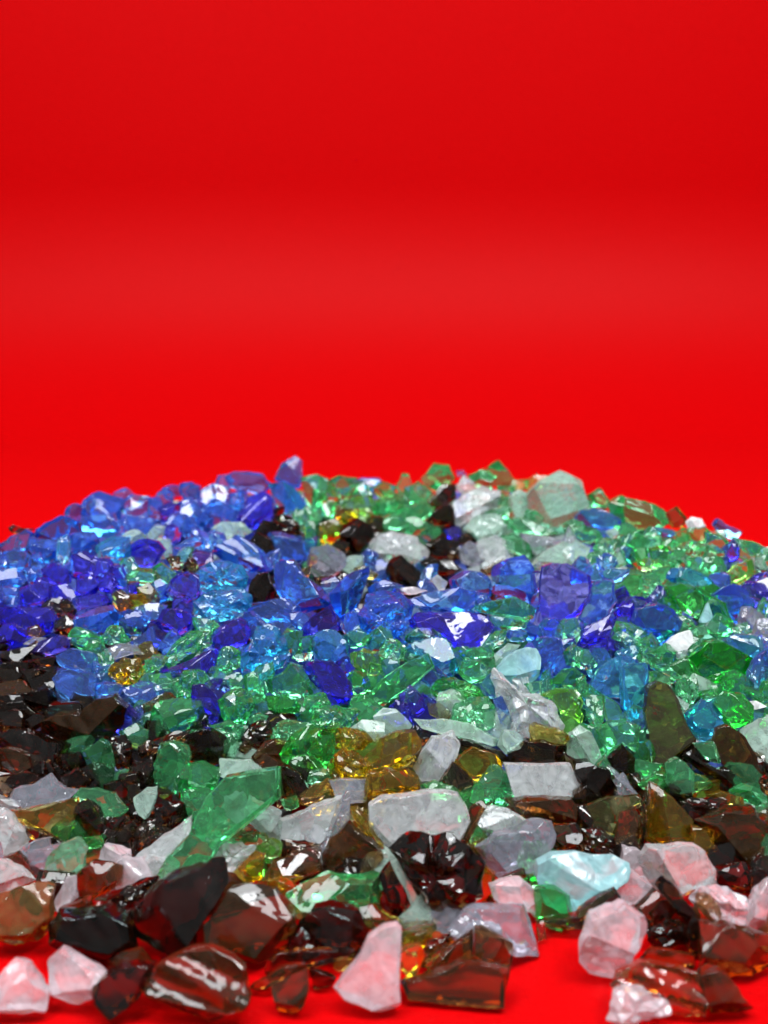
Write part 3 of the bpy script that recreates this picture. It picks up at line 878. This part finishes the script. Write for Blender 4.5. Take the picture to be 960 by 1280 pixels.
# ------------------------------------------------------------------ loose rubble that fills the heap under and behind the shards
def rubble():
    rg = random.Random(99)
    bms = {k: bmesh.new() for k in ('blue', 'green', 'clear', 'brown')}
    def chip(bm, p, r):
        vs = []
        for k in range(9):
            v = Vector((rg.gauss(0, 1), rg.gauss(0, 1), rg.gauss(0, 1))).normalized() * r * rg.uniform(.75, 1.1)
            v.z *= .8
            q = p + v
            q.z = max(q.z, .0005)
            vs.append(bm.verts.new(q))
        bmesh.ops.convex_hull(bm, input=vs, use_existing_faces=False)
    P = np.array([it['c'] for it in ITEMS[:n_cat]])
    spots = []
    st = .0056
    for layer in range(3):
        y = .15 + layer * st / 3
        while y < .56:
            x = -.30 + layer * st / 2
            while x < .30:
                spots.append((x + rg.uniform(-.4, .4) * st, y + rg.uniform(-.4, .4) * st, layer))
                x += st
            y += st
    for x, y, layer in spots:
        z = heap(x, y)
        if z < .001: continue
        px, py, _d = project(Vector((x, y, z)))
        front = -60 < px < 1020 and y < .44
        if not front and layer: continue
        if front and (px < -30 or px > 990) and layer: continue
        r = rg.uniform(.0036, .0055)
        top = z - (.0075 if front else .001) - r * .6 - layer * .0055
        if front and y < .20 and layer == 0: top = min(top, r * .6)
        if top < r * .3:
            if layer: continue
            if z < .006: continue
            top = r * .3
        zz = top - rg.random() ** 2 * .002
        q = project(Vector((x, y, zz + r)))
        if -40 <= q[0] <= 1000 and q[1] < np.interp(q[0], *zip(*SKY_LINE)) + 3: continue
        if front:
            code = ITEMS[int(np.argmin(((P - (px, py)) ** 2).sum(1)))]['code']
            kind = KIND[code]
        else:
            kind = rg.choice(('blue', 'green', 'green', 'blue', 'brown', 'clear')) if z > .015 else rg.choice(('brown', 'clear', 'brown'))
        chip(bms[kind], Vector((x, y, zz)), r)
    for it in ITEMS:                                      # pieces carrying the shards that stand up along the crest
        p, s = it['pos'], it['size']
        base = heap(p.x, p.y)
        zz = p.z - s * .45
        while zz > base - .002 and p.y > .34 and p.z - s * .6 > base + .001:
            n = 2 if zz > base + .004 else 3
            for k in range(n):
                chip(bms[KIND[it['code']]], Vector((p.x + rg.uniform(-.3, .3) * s, p.y + rg.uniform(-.1, .5) * s + .001, zz)), max(.0022, min(.0042, s * .42)))
            zz -= .0035
    for kind, code in (('blue', 'BX'), ('green', 'GX'), ('clear', 'WX'), ('brown', 'KX')):
        bm = bms[kind]
        loose = [v for v in bm.verts if not v.link_faces]
        bmesh.ops.delete(bm, geom=loose, context='VERTS')
        me = bpy.data.meshes.new(f'{kind}_glass_rubble')
        bm.to_mesh(me); bm.free()
        me.materials.append(MAT[code])
        o = bpy.data.objects.new(f'{kind}_glass_rubble', me)
        COL.objects.link(o)
        o['kind'] = 'stuff'
        o['label'] = {'blue': 'blue glass rubble filling the heap under the blue shards', 'green': 'green glass rubble filling the heap under the green shards',
                      'clear': 'clear glass rubble filling the heap between the other colours', 'brown': 'dark brown glass rubble filling the foot of the heap'}[kind]
        o['category'] = 'glass rubble'
rubble()

# ------------------------------------------------------------------ red paper sweep
def paper():
    m = bpy.data.materials.new('red_paper')
    nt, N, L = nodes_of(m)
    out = N('ShaderNodeOutputMaterial')
    b = N('ShaderNodeBsdfPrincipled')
    b.inputs['Roughness'].default_value = PAPER_ROUGH
    b.inputs['Specular IOR Level'].default_value = PAPER_SPEC
    tc = N('ShaderNodeTexCoord')
    n = N('ShaderNodeTexNoise'); n.inputs['Scale'].default_value = 650; n.inputs['Detail'].default_value = 5
    L(tc.outputs['Object'], n.inputs['Vector'])
    cr = N('ShaderNodeMix'); cr.data_type = 'RGBA'
    cr.inputs['A'].default_value = (*PAPER_A, 1); cr.inputs['B'].default_value = (*PAPER_B, 1)
    ad = N('ShaderNodeMath'); ad.operation = 'MULTIPLY_ADD'
    L(n.outputs['Fac'], ad.inputs[0]); ad.inputs[1].default_value = 1.0
    ad.inputs[2].default_value = .3
    mr = N('ShaderNodeMapRange'); mr.inputs['From Min'].default_value = .5; mr.inputs['From Max'].default_value = 1.1
    L(ad.outputs[0], mr.inputs['Value'])
    L(mr.outputs[0], cr.inputs['Factor']); L(cr.outputs['Result'], b.inputs['Base Color'])
    bp = N('ShaderNodeBump'); bp.inputs['Strength'].default_value = .5; bp.inputs['Distance'].default_value = .0005
    L(n.outputs['Fac'], bp.inputs['Height']); L(bp.outputs[0], b.inputs['Normal'])
    L(b.outputs[0], out.inputs['Surface'])
    prof = [(-.25, 0), (-.1, 0), (.1, 0), (.3, 0), (.5, 0)]
    for k in range(0, 33):
        a = math.radians(90) * k / 32
        prof.append((CURVE_Y + CURVE_R * math.sin(a), CURVE_R * (1 - math.cos(a))))
    prof += [(CURVE_Y + CURVE_R + .004, CURVE_R + .25), (CURVE_Y + CURVE_R + .01, 1.0)]
    bm = bmesh.new()
    rows = [[bm.verts.new((x, y, z)) for x in (-.9, -.45, 0, .45, .9)] for y, z in prof]
    for a, c in zip(rows, rows[1:]):
        for i in range(4): bm.faces.new((a[i], a[i + 1], c[i + 1], c[i]))
    me = bpy.data.meshes.new('backdrop')
    bm.to_mesh(me); bm.free()
    for p in me.polygons: p.use_smooth = True
    me.materials.append(m)
    o = bpy.data.objects.new('backdrop', me)
    COL.objects.link(o)
    o['kind'] = 'structure'
    o['label'] = 'seamless red paper sweeping from the table up behind the glass heap'
    o['category'] = 'backdrop'
PAPER_ROUGH, PAPER_SPEC = .46, .04
PAPER_A, PAPER_B = (.52, .0006, .0014), (.59, .0009, .0020)
CURVE_Y, CURVE_R = .68, .17
paper()

# ------------------------------------------------------------------ light: soft room lamp overhead, small unseen lamps for sparkle
w = bpy.data.worlds.new('World')
S.world = w
w.use_nodes = True
bg = w.node_tree.nodes['Background']
wt, wN, wL = w.node_tree, w.node_tree.nodes.new, w.node_tree.links.new     # the room: pale ceiling, darker walls and floor
wc = wN('ShaderNodeTexCoord'); wx = wN('ShaderNodeSeparateXYZ'); wr = wN('ShaderNodeValToRGB')
wL(wc.outputs['Generated'], wx.inputs[0]); wL(wx.outputs['Z'], wr.inputs[0])
wr.color_ramp.elements[0].position = .0; wr.color_ramp.elements[0].color = (.16, .17, .19, 1)
wr.color_ramp.elements[1].position = .75; wr.color_ramp.elements[1].color = (.85, .94, 1.0, 1)
wL(wr.outputs[0], bg.inputs['Color'])
bg.inputs['Strength'].default_value = .34
def lamp(name, loc, target, sx, sy, power, col):
    l = bpy.data.lights.new(name, 'AREA')
    l.shape = 'RECTANGLE'; l.size = sx; l.size_y = sy
    l.energy = power; l.color = col
    o = bpy.data.objects.new(name, l)
    COL.objects.link(o)
    o.location = loc
    o.rotation_euler = (Vector(target) - Vector(loc)).to_track_quat('-Z', 'Y').to_euler()
    return o
lamp('ceiling_lamp', (0, .10, 1.14), (0, .42, 0), 1.5, .34, 20, (.93, .97, 1.0))
lamp('left_sparkle_lamp', (-.36, -.12, .75), (0, .32, 0), .20, .14, 2.2, (.95, .98, 1.0))  # small unseen lamp, placed for sparkle on the glass
lamp('right_sparkle_lamp', (.40, .0, .95), (0, .32, 0), .24, .14, 2.6, (.95, .98, 1.0))  # second small lamp out of view, also there for glints

# ------------------------------------------------------------------ render
S.render.engine = 'CYCLES'
S.view_settings.view_transform = 'Standard'
S.view_settings.look = 'None'
S.view_settings.exposure = 0
S.view_settings.gamma = 1
c = S.cycles
c.max_bounces = 16
c.transmission_bounces = 14
c.glossy_bounces = 6
c.diffuse_bounces = 3
c.volume_bounces = 0
c.transparent_max_bounces = 8
c.sample_clamp_indirect = 6
c.sample_clamp_direct = 0
c.caustics_reflective = True
c.caustics_refractive = True
c.blur_glossy = .3
c.use_denoising = True
try: c.denoiser = 'OPENIMAGEDENOISE'
except Exception: pass
c.use_adaptive_sampling = True
c.adaptive_threshold = .015
